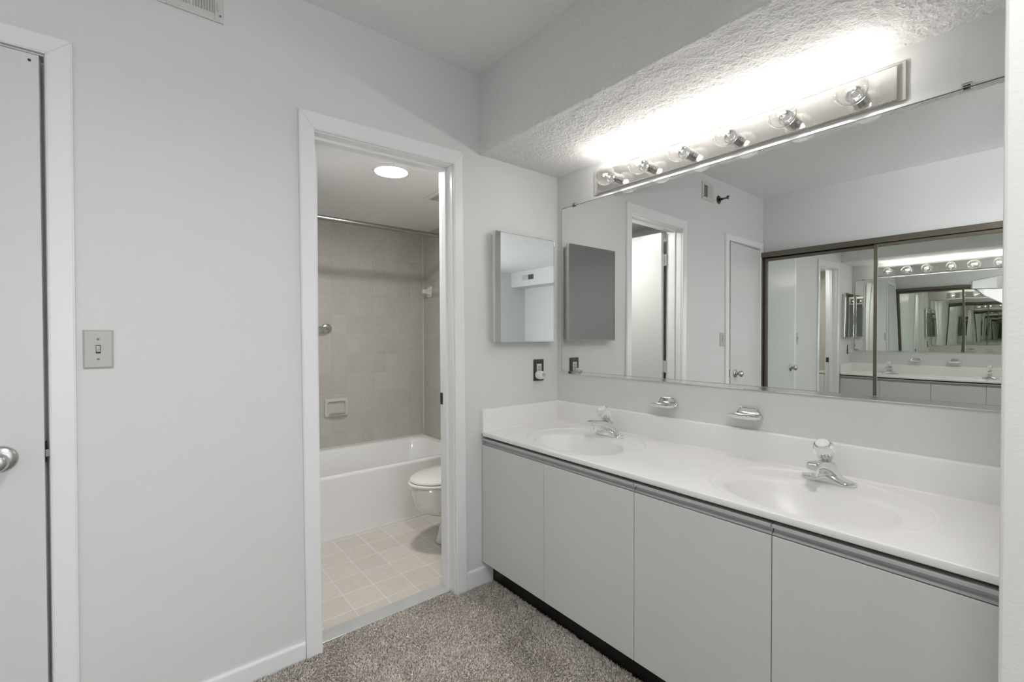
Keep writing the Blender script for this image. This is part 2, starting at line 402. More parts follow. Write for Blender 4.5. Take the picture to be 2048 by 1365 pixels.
# closet: track and three sliding mirror panels
tr = empty('sliding_door_track', (WX, -.01, 2.0), 'bronze aluminium track and jamb of the mirrored closet, seen in the big wall mirror', 'door track')
bm = B((WX, WX+.075, -1.758, -.002, 1.962, 2.008), (WX, WX+.010, -1.758, -.002, 1.925, 1.962)); o = link('head_track', bm, bronze, tr, bevel=.003); o.matrix_parent_inverse = Matrix.Translation((-WX, .01, -2.0))
for a, b in ((-.024, -.002), (-1.758, -1.742)):
    o = link('side_jamb', B((WX, WX+.07, a, b, 0, 1.962)), bronze, tr, bevel=.002); o.matrix_parent_inverse = Matrix.Translation((-WX, .01, -2.0))
bm = B((WX, WX+.07, -1.742, -.024, 0, .016)); o = link('floor_track', bm, bronze, tr); o.matrix_parent_inverse = Matrix.Translation((-WX, .01, -2.0))
def slider(x, y0, y1, bow, th, ftop, label):
    e = empty('sliding_mirror_door', (x, (y0+y1)/2, .02), label, 'sliding door', 'mirrored closet doors')
    w2 = (y0-y1)/2; H = ftop; fw = .026
    nu, nv = 24, 40; P = []
    for i in range(nu+1):
        u = -1+2*i/nu; row = []
        for j in range(nv+1):
            v = -1+2*j/nv
            row.append((.009 + th*u*w2 + bow*(1-u*u)*(1-v*v*.3), u*(w2-fw), H/2+v*(H/2-fw)))
        P.append(row)
    bm = bmesh.new(); grid(bm, P); link('mirror_panel', bm, mirror2, e, smooth='all')
    link('frame', B((-.008, .016, -w2, -w2+fw, 0, H), (-.008, .016, w2-fw, w2, 0, H), (-.008, .016, -w2+fw, w2-fw, 0, fw), (-.008, .016, -w2+fw, w2-fw, H-fw, H)), bronze, e, bevel=.002)
    link('backing', B((-.010, -.002, -w2+.004, w2-.004, .004, H-.004)), bronze, e)
    return e
slider(WX+.020, -.026, -.885, .004, -.014, 1.935, 'mirrored closet door nearest the narrow white door, left one in the big mirror')
slider(WX+.050, -.857, -1.740, .0014, .0065, 1.938, 'mirrored closet door right of the first stile, cut by the wall edge in the big mirror')

# ------------------------------------------------------------------ vanity
CD = .538; CZ = .7657; CT = .020; YE = STUBY
def counter_mesh():
    xs = np.linspace(-CD+.003, -.019, 150); ys = np.linspace(-.019, YE+.0005, 500)
    X, Y = np.meshgrid(xs, ys, indexing='ij'); Z = np.full_like(X, CZ)
    def ss(t): t = np.clip(t, 0, 1); return t*t*(3-2*t)
    for yc in (-.455, -1.360):
        ro = np.hypot((X+.285)/.243, (Y-yc)/.288)
        ri = np.hypot((X+.328)/.150, (Y-yc-0.0)/.212)
        vis = ss((X+.50)/.12)
        Z -= .0050*ss((1.0-ro)/.024)*(.25+.75*vis)
        Z += .0012*np.exp(-((ro-1.015)/.014)**2)*vis
        Z -= .006*ss((1.22-ri)/.2)
        q_ = 1-np.clip(ri/1.05, 0, 1)**2.6; dep = .148*q_**1.02
        Z -= dep
    # cove where top meets the splashes
    Z += .006*np.clip(1-(-.019-X)/.010, 0, 1)**2 + .006*np.clip(1-(-.019-Y)/.010, 0, 1)**2
    n, k = X.shape
    V = np.stack([X, Y, Z], -1)
    # rolled front edge
    front = []
    for dx, dz in ((-.0022, -.0010), (-.003, -.003), (-.003, -CT+.002), (-.002, -CT), (.02, -CT)):
        r = V[0].copy(); r[:, 0] += dx; r[:, 2] = CZ+dz; front.append(r)
    allr = np.concatenate([np.array(front[::-1]), V], 0)
    n = allr.shape[0]; idx = np.arange(n*k).reshape(n, k)
    q = np.stack([idx[:-1, :-1], idx[1:, :-1], idx[1:, 1:], idx[:-1, 1:]], -1).reshape(-1, 4)
    me = bpy.data.meshes.new('countertop'); me.from_pydata(allr.reshape(-1, 3).tolist(), [], q.tolist()); me.materials.append(marble)
    for p in me.polygons: p.use_smooth = True
    return me
ct = bpy.data.objects.new('vanity_countertop', counter_mesh()); COL.objects.link(ct)
tag(ct, 'long off-white cultured marble vanity top with two integral oval basins', 'countertop')
bm = bmesh.new(); prism(bm, [(-.021, CZ-.01), (-.0005, CZ-.01), (-.0005, .874), (-.016, .874), (-.0195, .872), (-.021, .868)], YE+.0005, -.0005, 'y')
link('backsplash', bm, marble, ct, smooth=True)
bm = bmesh.new(); prism(bm, [(-.021, CZ-.01), (-.0005, CZ-.01), (-.0005, .874), (-.016, .874), (-.0195, .872), (-.021, .868)], -CD+.002, -.0205, 'x')
link('side_splash', bm, marble, ct, smooth=True)
for yc in (-.455, -1.360):
    bm = bmesh.new(); lathe(bm, [(0, .021), (.002, .021), (.003, .018), (.003, .014), (.006, .012)], (-.328, yc, CZ-.158), (0, 0, 1), 24); link('drain', bm, chrome, ct, smooth=True)

van = empty('vanity_cabinet', (-.26, -.9, 0), 'grey laminate vanity cabinet with four flat doors above a black toe kick', 'cabinet')
inv = Matrix.Translation((.26, .9, 0))
def vpart(name, bm, m, p=None, **k):
    o = link(name, bm, m, p or van, **k)
    if p is None: o.matrix_parent_inverse = inv
    return o
vpart('body', B((-.508, -.484, YE+.001, -.002, .113, .698), (-.496, -.484, YE+.001, -.002, .698, .7445), (-.484, -.012, YE+.001, -.002, .105, .121), (-.012, -.001, YE+.001, -.002, .105, .7), (-.484, -.012, YE+.001, YE+.016, .121, .7445), (-.484, -.012, -.018, -.002, .121, .7445), (-.484, -.012, -.914, -.898, .121, .60)), gapm)  # near-black body: shade of the gap under the top put into its colour
vpart('toe_kick', B((-.468, -.455, YE+.001, -.002, 0, .105)), darkm)
DY = [-.005, -.4515, -.9055, -1.3495, YE+.001]
for i in range(4):
    y0, y1 = DY[i]-.0012, DY[i+1]+.0012
    d = vpart('door', B((-.531, -.512, y1, y0, .113, .7005)), lam, bevel=.0012)
    bm = bmesh.new()
    prof = [(-.500, .7035), (-.5305, .7035), (-.531, .7055), (-.5235, .7075), (-.5185, .7115), (-.5175, .7160), (-.5195, .7205), (-.5260, .7230), (-.5345, .7240), (-.5345, .7315), (-.5325, .7330), (-.500, .7330)]
    prism(bm, prof, y1, y0, 'y')
    o = link('pull_channel', bm, pullm, d)

# faucets --------------------------------------------------------------
def faucet():
    e = empty('faucet', (-.098, -.455, CZ-.004), '', 'faucet', 'bathroom faucets')
    def ring(cx, z, hx, hy, p=2.4, n=36, tx=0):
        out = []
        for i in range(n):
            a = 2*PI*i/n; c, s = math.cos(a), math.sin(a)
            out.append((cx+hx*math.copysign(abs(c)**(2/p), c), hy*math.copysign(abs(s)**(2/p), s), z+tx*c))
        return out
    # base plate with low ends rising to the middle
    bm = bmesh.new()
    for_sections = []
    n = 41
    for i in range(n):
        y = -.077+.154*i/(n-1); t = abs(y)/.077
        wdt = .027*math.sqrt(max(.02, 1-max(0, (t-.62)/.38)**2)); 
        h = .010+.030*max(0, 1-(t/.80))**1.6*1.0+.004*(1-t)
        r_ = []
        for k in range(17):
            a = PI*k/16; r_.append((-wdt*math.cos(a)*(1 if abs(math.cos(a)) < .98 else 1), y, .002+h*abs(math.sin(a))**.45))
        r_.append((wdt, y, 0)); r_.append((-wdt, y, 0)); for_sections.append(r_)
    loft(bm, for_sections); link('base', bm, chrome, e, smooth=True)
    # gasket
    # spout: flat arched arm
    path = [((.020, .014), .034, .016), ((-.004, .034), .030, .020), ((-.034, .053), .024, .018), ((-.070, .066), .020, .0145), ((-.105, .074), .0185, .0125), ((-.135, .076), .018, .012), ((-.148, .075), .0172, .0115), ((-.153, .0745), .014, .009)]
    secs = []
    pp = [Vector((a[0][0], 0, a[0][1])) for a in path]
    for i, (c, hw, hh) in enumerate(path):
        a = pp[max(0, i-1)]; b = pp[min(len(pp)-1, i+1)]; d = (b-a).normalized(); up = Vector((-d.z, 0, d.x)) if d.x > 0 else Vector((d.z, 0, -d.x))
        rr = []
        for k in range(24):
            t = 2*PI*k/24; cc, s_ = math.cos(t), math.sin(t)
            rr.append(tuple(pp[i] + Vector((0, 1, 0))*hw*math.copysign(abs(cc)**.55, cc) + up*hh*math.copysign(abs(s_)**.55, s_)))
        secs.append(rr)
    bm = bmesh.new(); loft(bm, secs); link('spout', bm, chrome, e, smooth=True)
    bm = bmesh.new(); lathe(bm, [(0, .0125), (.012, .0125), (.014, .0105), (.021, .0105)], (-.132, 0, .066), (0, 0, -1), 24); link('aerator', bm, chrome, e, smooth=True)
    ax = Vector((-.52, 0, .85)).normalized(); o0 = Vector((.004, 0, .030))
    bm = bmesh.new(); lathe(bm, [(0, .028), (.030, .026), (.040, .021), (.046, .013), (.056, .010)], o0, ax, 28); link('collar', bm, chrome, e, smooth=True)
    bm = bmesh.new(); k0 = o0+ax*.050
    lathe(bm, [(0, .013), (.004, .0175), (.020, .0245), (.045, .0300), (.062, .0290), (.070, .0245), (.073, .0195)], k0, ax, 10); kn = link('acrylic_knob', bm, acryl, e, bevel=.0015)
    kn['label'] = 'clear faceted acrylic knob'
    bm = bmesh.new(); lathe(bm, [(0, .0192), (.0015, .0192), (.0024, .0175), (.0026, .004)], k0+ax*.0732, ax, 28); o = link('knob_cap', bm, white_pl, kn, smooth=True)
    bm = bmesh.new(); lathe(bm, [(0, .010), (.026, .010), (.034, .005)], k0+ax*.001, ax, 16); link('knob_core', bm, steel, kn)
    bm = bmesh.new(); lathe(bm, [(0, .0022), (.05, .0022), (.051, .0045), (.057, .0045), (.059, .002)], (.020, .0, .030), (0, 0, 1), 12); link('lift_rod', bm, chrome, e, smooth=True)
    return e
f1 = faucet(); f1['label'] = 'chrome faucet with clear knob at the smaller-looking basin by the corner'
f2 = copy_tree(f1); f2.location = (-.098, -1.355, CZ-.004); f2['label'] = 'chrome faucet with clear knob at the larger-looking basin nearer the camera'

# soap dishes ------------------------------------------------------------
def wall_soap():
    e = empty('wall_soap_dish', (-.001, -.705, .93), '', 'soap dish', 'chrome wall soap dishes')
    # trapezoid mounting loop on the wall
    bm = bmesh.new(); z0 = -.004
    pts = [(-.004, -.052, z0), (-.006, -.030, .031), (-.006, .030, .031), (-.004, .052, z0), (-.006, 0, z0-.004)]
    P = []
    for a, b in zip(pts, pts[1:]+pts[:1]):
        for t in range(4): P.append(Vector(a).lerp(Vector(b), t/4))
    tube(bm, P, .0042, 8, closed=True); link('bracket', bm, chrome, e, smooth=True)
    bm = bmesh.new(); prism(bm, [(-.049, -.003), (.049, -.003), (.029, .030), (-.029, .030)], -.0035, 0, 'x'); link('back_plate', bm, chrome, e)
    # dish
    rings = []
    def oct_(sx, sy, z, n=40):
        out = []
        for i in range(n):
            a = 2*PI*i/n; c, s = math.cos(a), math.sin(a)
            out.append((-.036+sx*.76*math.copysign(abs(c)**.8, c), sy*math.copysign(abs(s)**.9, s), z))
        return out
    bm = bmesh.new(); loft(bm, [oct_(.020, .030, -.013), oct_(.034, .052, -.009), oct_(.044, .062, -.002), oct_(.046, .066, .004), oct_(.042, .061, .004), oct_(.033, .051, -.004), oct_(.020, .032, -.007)])
    link('dish', bm, chrome, e, smooth=True)
    return e
s1 = wall_soap(); s1['label'] = 'chrome wall soap dish nearer the corner, between the two faucets'
s2 = copy_tree(s1); s2.location = (-.001, -1.060, .929); s2['label'] = 'chrome wall soap dish right of centre, above the splash left of the near faucet'

# wall mirror --------------------------------------------------------------
mr = empty('wall_mirror', (0, -.9, 1.04), 'very wide frameless wall mirror above the vanity on a chrome channel', 'mirror')
inv = Matrix.Translation((0, .9, -1.04))
def mpart(name, bm, m, par, inv_, **k):
    o = link(name, bm, m, par, **k); o.matrix_parent_inverse = inv_; return o
mpart('mirror_glass', B((-.007, -.001, YE+.003, -.0425, 1.040, 1.949)), mirror1, mr, inv)
mpart('mirror_edge', B((-.0065, -.0005, -.0425, -.0405, 1.040, 1.950), (-.0065, -.0005, YE+.003, -.0425, 1.949, 1.9515)), gapm, mr, inv)
bm = bmesh.new(); prism(bm, [(-.0005, 1.030), (-.010, 1.030), (-.0115, 1.032), (-.0115, 1.0445), (-.0085, 1.046), (-.0075, 1.040), (-.0005, 1.040)], YE+.003, -.040, 'y')
mpart('bottom_channel', bm, chrome, mr, inv)
for yy in (-.137, -1.662):
    bm = B((-.011, -.0005, yy-.011, yy+.011, 1.944, 1.964), (-.0125, -.011, yy-.008, yy+.008, 1.946, 1.950), (-.0125, -.011, yy-.008, yy+.008, 1.953, 1.957))
    o = mpart('mirror_clip', bm, acryl, mr, inv, bevel=.002); o['label'] = 'clear plastic clip'

# medicine cabinet --------------------------------------------------------
mc = empty('medicine_cabinet', (-.27, 0, 1.21), 'medicine cabinet with mirrored door in a thin chrome frame, beside the doorway', 'medicine cabinet')
inv = Matrix.Translation((.27, 0, -1.21))
mpart('cabinet_body', B((-.468, -.075, -.024, -.0005, 1.222, 1.748)), white_pl, mc, inv, bevel=.001)
dr = mpart('cabinet_door', B((-.476, -.064, -.038, -.026, 1.211, 1.767)), steel, mc, inv)
link('mirror_panel', B((-.472, -.067, -.0405, -.0382, 1.214, 1.764)), mirror3, dr)
fw = .006
link('chrome_frame', B((-.4785, -.4785+fw, -.044, -.026, 1.209, 1.769), (-.0675, -.0675+fw, -.044, -.026, 1.209, 1.769), (-.4785+fw, -.0675, -.044, -.026, 1.209, 1.209+fw), (-.4785+fw, -.0675, -.044, -.026, 1.769-fw, 1.769)), chrome, dr, bevel=.001)

# light bar ---------------------------------------------------------------
lb = empty('vanity_light_bar', (0, -.93, 2.02), 'long chrome vanity light bar with six clear globe bulbs above the mirror', 'light fixture')
inv = Matrix.Translation((0, .93, -2.02))
mpart('back_plate', B((-.008, -.0005, -1.527, -.280, 1.971, 2.091)), mat('beige_metal', (.50, .49, .46), .4), lb, inv)
barchrome = mat('etched_chrome', (.80, .785, .76), .05, 1.0, bump=(180, .00025, 3))
cov = mpart('chrome_cover', B((-.0185, -.0085, -1.508, -.310, 1.973, 2.080)), barchrome, lb, inv, bevel=.002)
YB = [-.424, -.615, -.812, -1.010, -1.208, -1.409]
def bulb(yb):
    z = 2.019; AX = (-1, 0, -.03)
    bm = bmesh.new(); lathe(bm, [(0, .0255), (.012, .0255), (.0205, .0255), (.021, .0238), (.0225, .0238), (.023, .0255), (.0405, .0255), (.041, .0225), (.028, .020)], (-.0187, yb, z), AX, 36)
    mpart('socket', bm, chrome, lb, inv, smooth=True)
    R = .0475; c = math.sqrt(R*R-.019**2); prof = []      # clear globe, its open neck seated in the socket
    a0 = math.asin(.019/R)
    for i in range(25):
        a = a0+(PI-a0)*i/24; prof.append((c-R*math.cos(a), max(.0008, R*math.sin(a))))
    x0 = -.0555
    lathe_bm = bmesh.new(); lathe(lathe_bm, [(-.018, .0175), (-.004, .0175)]+prof, (x0, yb, z-.001), AX, 40)
    g = mpart('light_bulb', lathe_bm, globem, lb, inv, smooth='all')
    g['label'] = 'clear round globe bulb with a glowing filament'
    bm = bmesh.new(); lathe(bm, [(-.010, .013), (.004, .012), (.014, .0055), (.024, .0042), (.030, .001)], (x0, yb, z), AX, 18); link('glass_stem', bm, globem, g, smooth=True)
    fx = x0-.040
    bm = bmesh.new()
    for s_ in (-1, 1): tube(bm, [(x0-.024, yb+.001*s_, z), (x0-.032, yb+.007*s_, z), (fx, yb+.011*s_, z+.001)], .0006, 6)
    link('support_wire', bm, steel, g)
    bm = bmesh.new(); tube(bm, [(fx, yb-.011, z+.001), (fx-.004, yb-.006, z+.003), (fx-.005, yb, z), (fx-.004, yb+.006, z+.003), (fx, yb+.011, z+.001)], .0024, 8)
    link('filament', bm, filam, g)
for yb in YB: bulb(yb)

# outlet and plug-in ---------------------------------------------------
ou = empty('wall_outlet', (-.149, -.001, 1.053), 'brown metal outlet plate under the medicine cabinet, left of the wall mirror', 'outlet')
link('cover_plate', B((-.036, .036, -.006, .0005, -.059, .059)), brownp, ou, bevel=.002)
link('receptacle', B((-.017, .017, -.009, -.005, -.034, .034)), ivory, ou, bevel=.001)
link('slot', B((-.007, -.0045, -.0095, -.008, .010, .022), (.0045, .007, -.0095, -.008, .010, .022), (-.012, .012, -.0095, -.008, -.003, -.001), (-.012, .012, -.0095, -.008, .003, .005)), blackm, ou)
for z in (-.050, .050):
    bm = bmesh.new(); lathe(bm, [(0, .0028), (.001, .0024)], (0, -.0062, z), (0, -1, 0), 12); link('screw', bm, steel, ou)
pl_ = empty('plug_in_night_light', (-.162, -.011, 1.028), 'round white plug-in unit in the brown outlet', 'plug')
bm = bmesh.new(); lathe(bm, [(0, .020), (.008, .023), (.020, .0235), (.034, .022), (.040, .018), (.042, .010)], (0, 0, 0), (0, -1, 0), 32); link('housing', bm, white_pl, pl_, smooth=True)
bm = bmesh.new(); lathe(bm, [(0, .011), (.004, .011), (.0045, .009)], (.006, -.0405, .002), (.1, -1, 0), 24); o = link('sensor_face', bm, greyplate, pl_); o['label'] = 'small grey round face'

# light switch ------------------------------------------------------------
sw = empty('light_switch', (-1.946, -.001, 1.205), 'grey toggle light switch plate on the wall beside the narrow door', 'light switch')
bm = bmesh.new(); w_, h_ = .0345, .058
loft(bm, [[(-w_, 0, -h_), (w_, 0, -h_), (w_, 0, h_), (-w_, 0, h_)], [(-w_, -.002, -h_), (w_, -.002, -h_), (w_, -.002, h_), (-w_, -.002, h_)], [(-w_+.005, -.006, -h_+.005), (w_-.005, -.006, -h_+.005), (w_-.005, -.006, h_-.005), (-w_+.005, -.006, h_-.005)]])
link('cover_plate', bm, greyplate, sw)
link('toggle_slot', B((-.0055, .0055, -.0068, -.0055, -.0125, .0125)), gapm, sw)
bm = bmesh.new(); prism(bm, [(-.006, -.010), (-.006, .010), (-.011, .011), (-.015, .009), (-.012, .001), (-.008, -.004)], -.0042, .0042, 'x'); link('toggle', bm, ivory, sw, bevel=.0008)
for z in (-.030, .030):
    bm = bmesh.new(); lathe(bm, [(0, .0035), (.0012, .003)], (0, -.0062, z), (0, -1, 0), 14); link('screw', bm, screwm, sw)

# air vent on the back wall ------------------------------------------
def vent(name, loc, label, w, h, n, m, par_rot=0, damper=True, bw=.026):
    e = empty(name, loc, label, 'air vent', rz=par_rot)
    link('frame', B((-w/2, -w/2+bw, -.006, 0, 0, h), (w/2-bw, w/2, -.006, 0, 0, h), (-w/2+bw, w/2-bw, -.006, 0, 0, bw), (-w/2+bw, w/2-bw, -.006, 0, h-bw, h), (-.004, .004, -.006, 0, bw, h-bw)), m, e, bevel=.0015)
    link('dark_duct', B((-w/2+bw-.002, w/2-bw+.002, -.0012, -.0002, bw-.002, h-bw+.002)), gapm, e)  # dark sheet standing in for the shade inside the duct
    for s in (-1, 1):
        bm = bmesh.new(); x0 = s*.004 if s > 0 else -w/2+bw; x1 = w/2-bw if s > 0 else -.004
        for i in range(n):
            x = x0+(x1-x0)*(i+.5)/n; dx = .0028*s*(-1)
            prism(bm, [(x-.0012-dx, -.0055), (x+.0006-dx, -.0055), (x+.0012+dx, -.0012), (x-.0006+dx, -.0012)], bw-.001, h-bw+.001, 'z')
        link('slats', bm, m, e)
    if damper:
        link('damper_lever', B((w/2-.019, w/2-.0165, -.014, -.005, bw+.01, bw+.034)), m, e)
        for s in (-1, 1):
            bm = bmesh.new(); lathe(bm, [(0, .0035), (.0015, .003)], (s*(w/2-.010), -.006, h/2-.05), (0, -1, 0), 12); link('screw', bm, screwm, e)
    return e
vent('air_vent', (-1.706, -.0005, 2.3165), 'white metal air vent high on the wall at the top edge, above the doorway', .184, .145, 8, mat('vent_paint', (.60, .60, .57), .4))
vent('air_vent', (-4.0995, -5.0, 2.325), 'small grey and black vent on the bedroom bulkhead, reflected in the medicine cabinet', .36, .12, 10, wallm_b, math.radians(90), False, .012)
# sidewall sprinkler
sp = empty('sprinkler_head', (-1.885, -.001, 2.36), 'dark bronze fire sprinkler on the wall beside the air vent, seen in the big mirror', 'sprinkler')
bm = bmesh.new(); lathe(bm, [(0, .034), (.003, .034), (.007, .028), (.008, .016)], (0, 0, 0), (0, -1, 0), 28); link('escutcheon', bm, darkbrass, sp, smooth=True)
bm = bmesh.new(); lathe(bm, [(0, .011), (.022, .011), (.024, .008), (.030, .008)], (0, -.008, 0), (0, -1, 0), 16)
for s in (-1, 1): tube(bm, [(s*.006, -.036, 0), (s*.015, -.048, 0), (s*.012, -.062, 0), (0, -.072, 0)], .003, 8)
link('frame_arms', bm, darkbrass, sp, smooth=True)
link('deflector', B((-.014, .014, -.078, -.072, -.010, .010), (-.014, .014, -.088, -.072, .010, .013)), darkbrass, sp, bevel=.001)

# ------------------------------------------------------------------ bathroom
tb = empty('bathtub', (-.70, 1.35, 0), 'white enamel bathtub along the tiled wall behind the toilet', 'bathtub')
inv = Matrix.Translation((.70, -1.35, 0))
def tub():
    x0, x1, y0, y1, H = BX0+.002, BX1-.002, .985, BY1-.002, .385
    cx, cy = (x0+x1)/2, (y0+y1)/2; hx, hy = (x1-x0)/2, (y1-y0)/2
    def rr(ax, ay, r, z, n=12, oy=0, ox=0):
        out = []
        for (sx, sy, a0) in ((1, 1, 0), (-1, 1, PI/2), (-1, -1, PI), (1, -1, 1.5*PI)):
            for k in range(n+1):
                a = a0+PI/2*k/n; out.append((cx+ox+sx*(ax-r)+r*math.cos(a), cy+oy+sy*(ay-r)+r*math.sin(a), z))
        return out
    bm = bmesh.new()
    rings = [rr(hx, hy, .004, 0), rr(hx, hy, .004, .05), rr(hx, hy, .004, .06), rr(hx, hy, .004, H-.02), rr(hx, hy, .006, H-.008), rr(hx-.004, hy-.004, .01, H-.001), rr(hx-.012, hy-.012, .02, H),
             rr(hx-.055, hy-.055, .12, H-.001, oy=-.006), rr(hx-.065, hy-.065, .13, H-.006, oy=-.006), rr(hx-.075, hy-.072, .14, H-.025, oy=-.006), rr(hx-.10, hy-.09, .15, .22), rr(hx-.14, hy-.11, .16, .11), rr(hx-.19, hy-.15, .15, .07), rr(hx-.30, hy-.25, .08, .062)]
    loft(bm, rings)
    mpart('tub_shell', bm, tubm, tb, inv, smooth=True)
tub()
mpart('caulk_line', B((BX0+.002, BX1-.002, .979, .9849, -.004, .004)), white_pl, tb, inv)
mpart('caulk_line', B((BX0+.002, BX1-.002, BY1-.006, BY1-.0005, .3855, .390)), white_pl, tb, inv)
struct('trim_4', B((BX1-.0035, BX1-.0003, BY1-.0035, BY1-.0003, .391, BH)), white_pl)
# toilet facing -x
tl = empty('toilet', (-.25, .54, 0), 'white toilet with closed lid, partly hidden by the right door jamb', 'toilet')
inv = Matrix.Translation((.25, -.54, 0)); TY = .54
def oval(cx, hx, hy, z, n=48, front=1.0, p=2.0):
    out = []
    for i in range(n):
        a = 2*PI*i/n; c, s = math.cos(a), math.sin(a)
        x = cx + hx*(c if c > 0 else c*front); out.append((x, TY+hy*math.copysign(abs(s)**(2/p), s)*(1 if c > 0 else 1), z))
    return out
bm = bmesh.new()
loft(bm, [oval(-.27, .19, .105, 0, front=1.10), oval(-.27, .19, .105, .012, front=1.10), oval(-.27, .183, .097, .035, front=1.07), oval(-.27, .17, .088, .09, front=1.07), oval(-.27, .16, .086, .14, front=1.05), oval(-.28, .165, .095, .168, front=1.10),
          oval(-.31, .185, .120, .184, front=1.2), oval(-.33, .205, .150, .212, front=1.25), oval(-.345, .214, .168, .25, front=1.275), oval(-.35, .22, .178, .32, front=1.28), oval(-.35, .22, .18, .362, front=1.28), oval(-.35, .215, .176, .370, front=1.28), oval(-.35, .16, .125, .370, front=1.28), oval(-.35, .13, .10, .28, front=1.2)])
mpart('bowl', bm, porc, tl, inv, smooth=True)
bm = bmesh.new(); loft(bm, [oval(-.35, .222, .184, .371, front=1.33), oval(-.35, .226, .190, .375, front=1.34), oval(-.35, .226, .190, .384, front=1.34), oval(-.35, .222, .186, .389, front=1.33)]); mpart('seat', bm, porc, tl, inv, smooth=True)
bm = bmesh.new(); loft(bm, [oval(-.35, .218, .182, .392, front=1.31), oval(-.35, .221, .186, .396, front=1.32), oval(-.35, .219, .184, .405, front=1.31), oval(-.35, .20, .165, .413, front=1.28), oval(-.35, .12, .09, .417, front=1.2), oval(-.35, .03, .02, .418)]); mpart('lid', bm, porc, tl, inv, smooth=True)
mpart('tank', B((-.125, .062, TY-.24, TY+.24, .37, .72)), porc, tl, inv, bevel=.02, seg=4)
mpart('tank_lid', B((-.135, .066, TY-.25, TY+.25, .722, .755)), porc, tl, inv, bevel=.01, seg=3)
bm = bmesh.new(); tube(bm, [(-.127, TY-.17, .67), (-.145, TY-.17, .67), (-.147, TY-.11, .665)], .006, 8); mpart('flush_handle', bm, chrome, tl, inv, smooth=True)
# shower rod
sr = empty('shower_rod', (-.7, 1.0, 1.955), 'steel shower curtain rod over the front of the bathtub', 'shower rod')
rodm = mat('dull_rod_steel', (.30, .30, .29), .22, 1.0)
bm = bmesh.new(); lathe(bm, [(0, .015), (BX1-BX0-.004, .015)], (BX0+.7+.002, 0, 0), (1, 0, 0), 24); link('rod', bm, rodm, sr, smooth=True)
for x, s in ((BX0+.7+.001, 1), (BX1+.7-.001, -1)):
    bm = bmesh.new(); lathe(bm, [(0, .028), (.006, .028), (.012, .018), (.03, .016)], (x, 0, 0), (s, 0, 0), 20); link('flange', bm, steel, sr, smooth=True)
# grab bar
gb = empty('grab_bar', (-.75, BY1-.001, 1.297), 'steel grab bar on the tiled wall at the left of the doorway view', 'grab bar')
bm = bmesh.new(); lathe(bm, [(0, .038), (.004, .038), (.010, .030), (.012, .017)], (0, 0, 0), (0, -1, 0), 28); link('flange', bm, steel, gb, smooth=True)
bm = bmesh.new(); lathe(bm, [(0, .038), (.004, .038), (.010, .030), (.012, .017)], (-.45, 0, 0), (0, -1, 0), 28); link('flange', bm, steel, gb, smooth=True)
bm = bmesh.new(); tube(bm, [(0, 0, 0), (0, -.03, 0), (-.006, -.047, 0), (-.022, -.055, 0), (-.22, -.055, 0), (-.428, -.055, 0), (-.444, -.047, 0), (-.45, -.03, 0), (-.45, 0, 0)], .0145, 14); link('bar', bm, steel, gb, smooth=True)
# ceramic soap dish
tilew = mat('glazed_ceramic', (.56, .54, .49), .18)
sd = empty('tiled_in_soap_dish', (-.680, BY1-.0005, .693), 'glazed ceramic soap dish set into the wall tiles above the tub', 'soap dish')
def rrect(w, h, r, y, n=6):
    out = []
    for sx, sz, a0 in ((1, 1, 0), (-1, 1, PI/2), (-1, -1, PI), (1, -1, 1.5*PI)):
        for k in range(n+1):
            a = a0+PI/2*k/n; out.append((sx*(w/2-r)+r*math.cos(a), y, sz*(h/2-r)+r*math.sin(a)))
    return out
bm = bmesh.new(); loft(bm, [rrect(.182, .138, .014, 0), rrect(.182, .138, .014, -.010), rrect(.176, .132, .013, -.016), rrect(.140, .098, .012, -.020), rrect(.130, .088, .014, -.016), rrect(.120, .078, .014, -.001)]); link('dish_frame', bm, tilew, sd, smooth=True)
bm = bmesh.new(); prism(bm, [(-.02, -.050), (-.045, -.044), (-.055, -.030), (-.053, -.026), (-.044, -.036), (-.015, -.042)], -.058, .058, 'x'); link('tray_lip', bm, tilew, sd, bevel=.004, seg=3)
# ceramic towel bar bracket on the side wall
tbk = empty('towel_bar', (BX1-.0005, 1.60, 1.615), 'white ceramic towel bar bracket with clear bar at the shower corner', 'towel bar')
for dy in (0, -.46):
    bm = bmesh.new(); box(bm, -.010, 0, dy-.035, dy+.035, -.045, .045); 
    loft(bm, [[(-.008, dy-.028, -.034), (-.008, dy+.028, -.034), (-.008, dy+.028, .034), (-.008, dy-.028, .034)], [(-.035, dy-.016, -.018), (-.035, dy+.016, -.018), (-.035, dy+.016, .018), (-.035, dy-.016, .018)], [(-.072, dy-.015, -.017), (-.072, dy+.015, -.017), (-.072, dy+.015, .017), (-.072, dy-.015, .017)]])
    link('bracket', bm, porc, tbk, bevel=.003, seg=2)
link('bar', B((-.063, -.047, -.46, 0, -.008, .008)), globem, tbk, bevel=.002)
# added, unseen downlight above the camera, brightening vanity, cabinets and mirror wall
dm = empty('drum_ceiling_light', (-1.68, -1.885, HC-.001), 'white drum shaped surface downlight on the ceiling above the dressing area entrance', 'ceiling light')
bm = bmesh.new(); lathe(bm, [(0, .150), (.085, .150), (.085, .142), (.020, .140), (.018, .002)], (0, 0, 0), (0, 0, -1), 40); link('drum_housing', bm, white_pl, dm, smooth=True)
bm = bmesh.new(); lathe(bm, [(.024, .138), (.029, .137), (.030, .002)], (0, 0, 0), (0, 0, -1), 40); link('lens', bm, domem, dm, smooth=True)
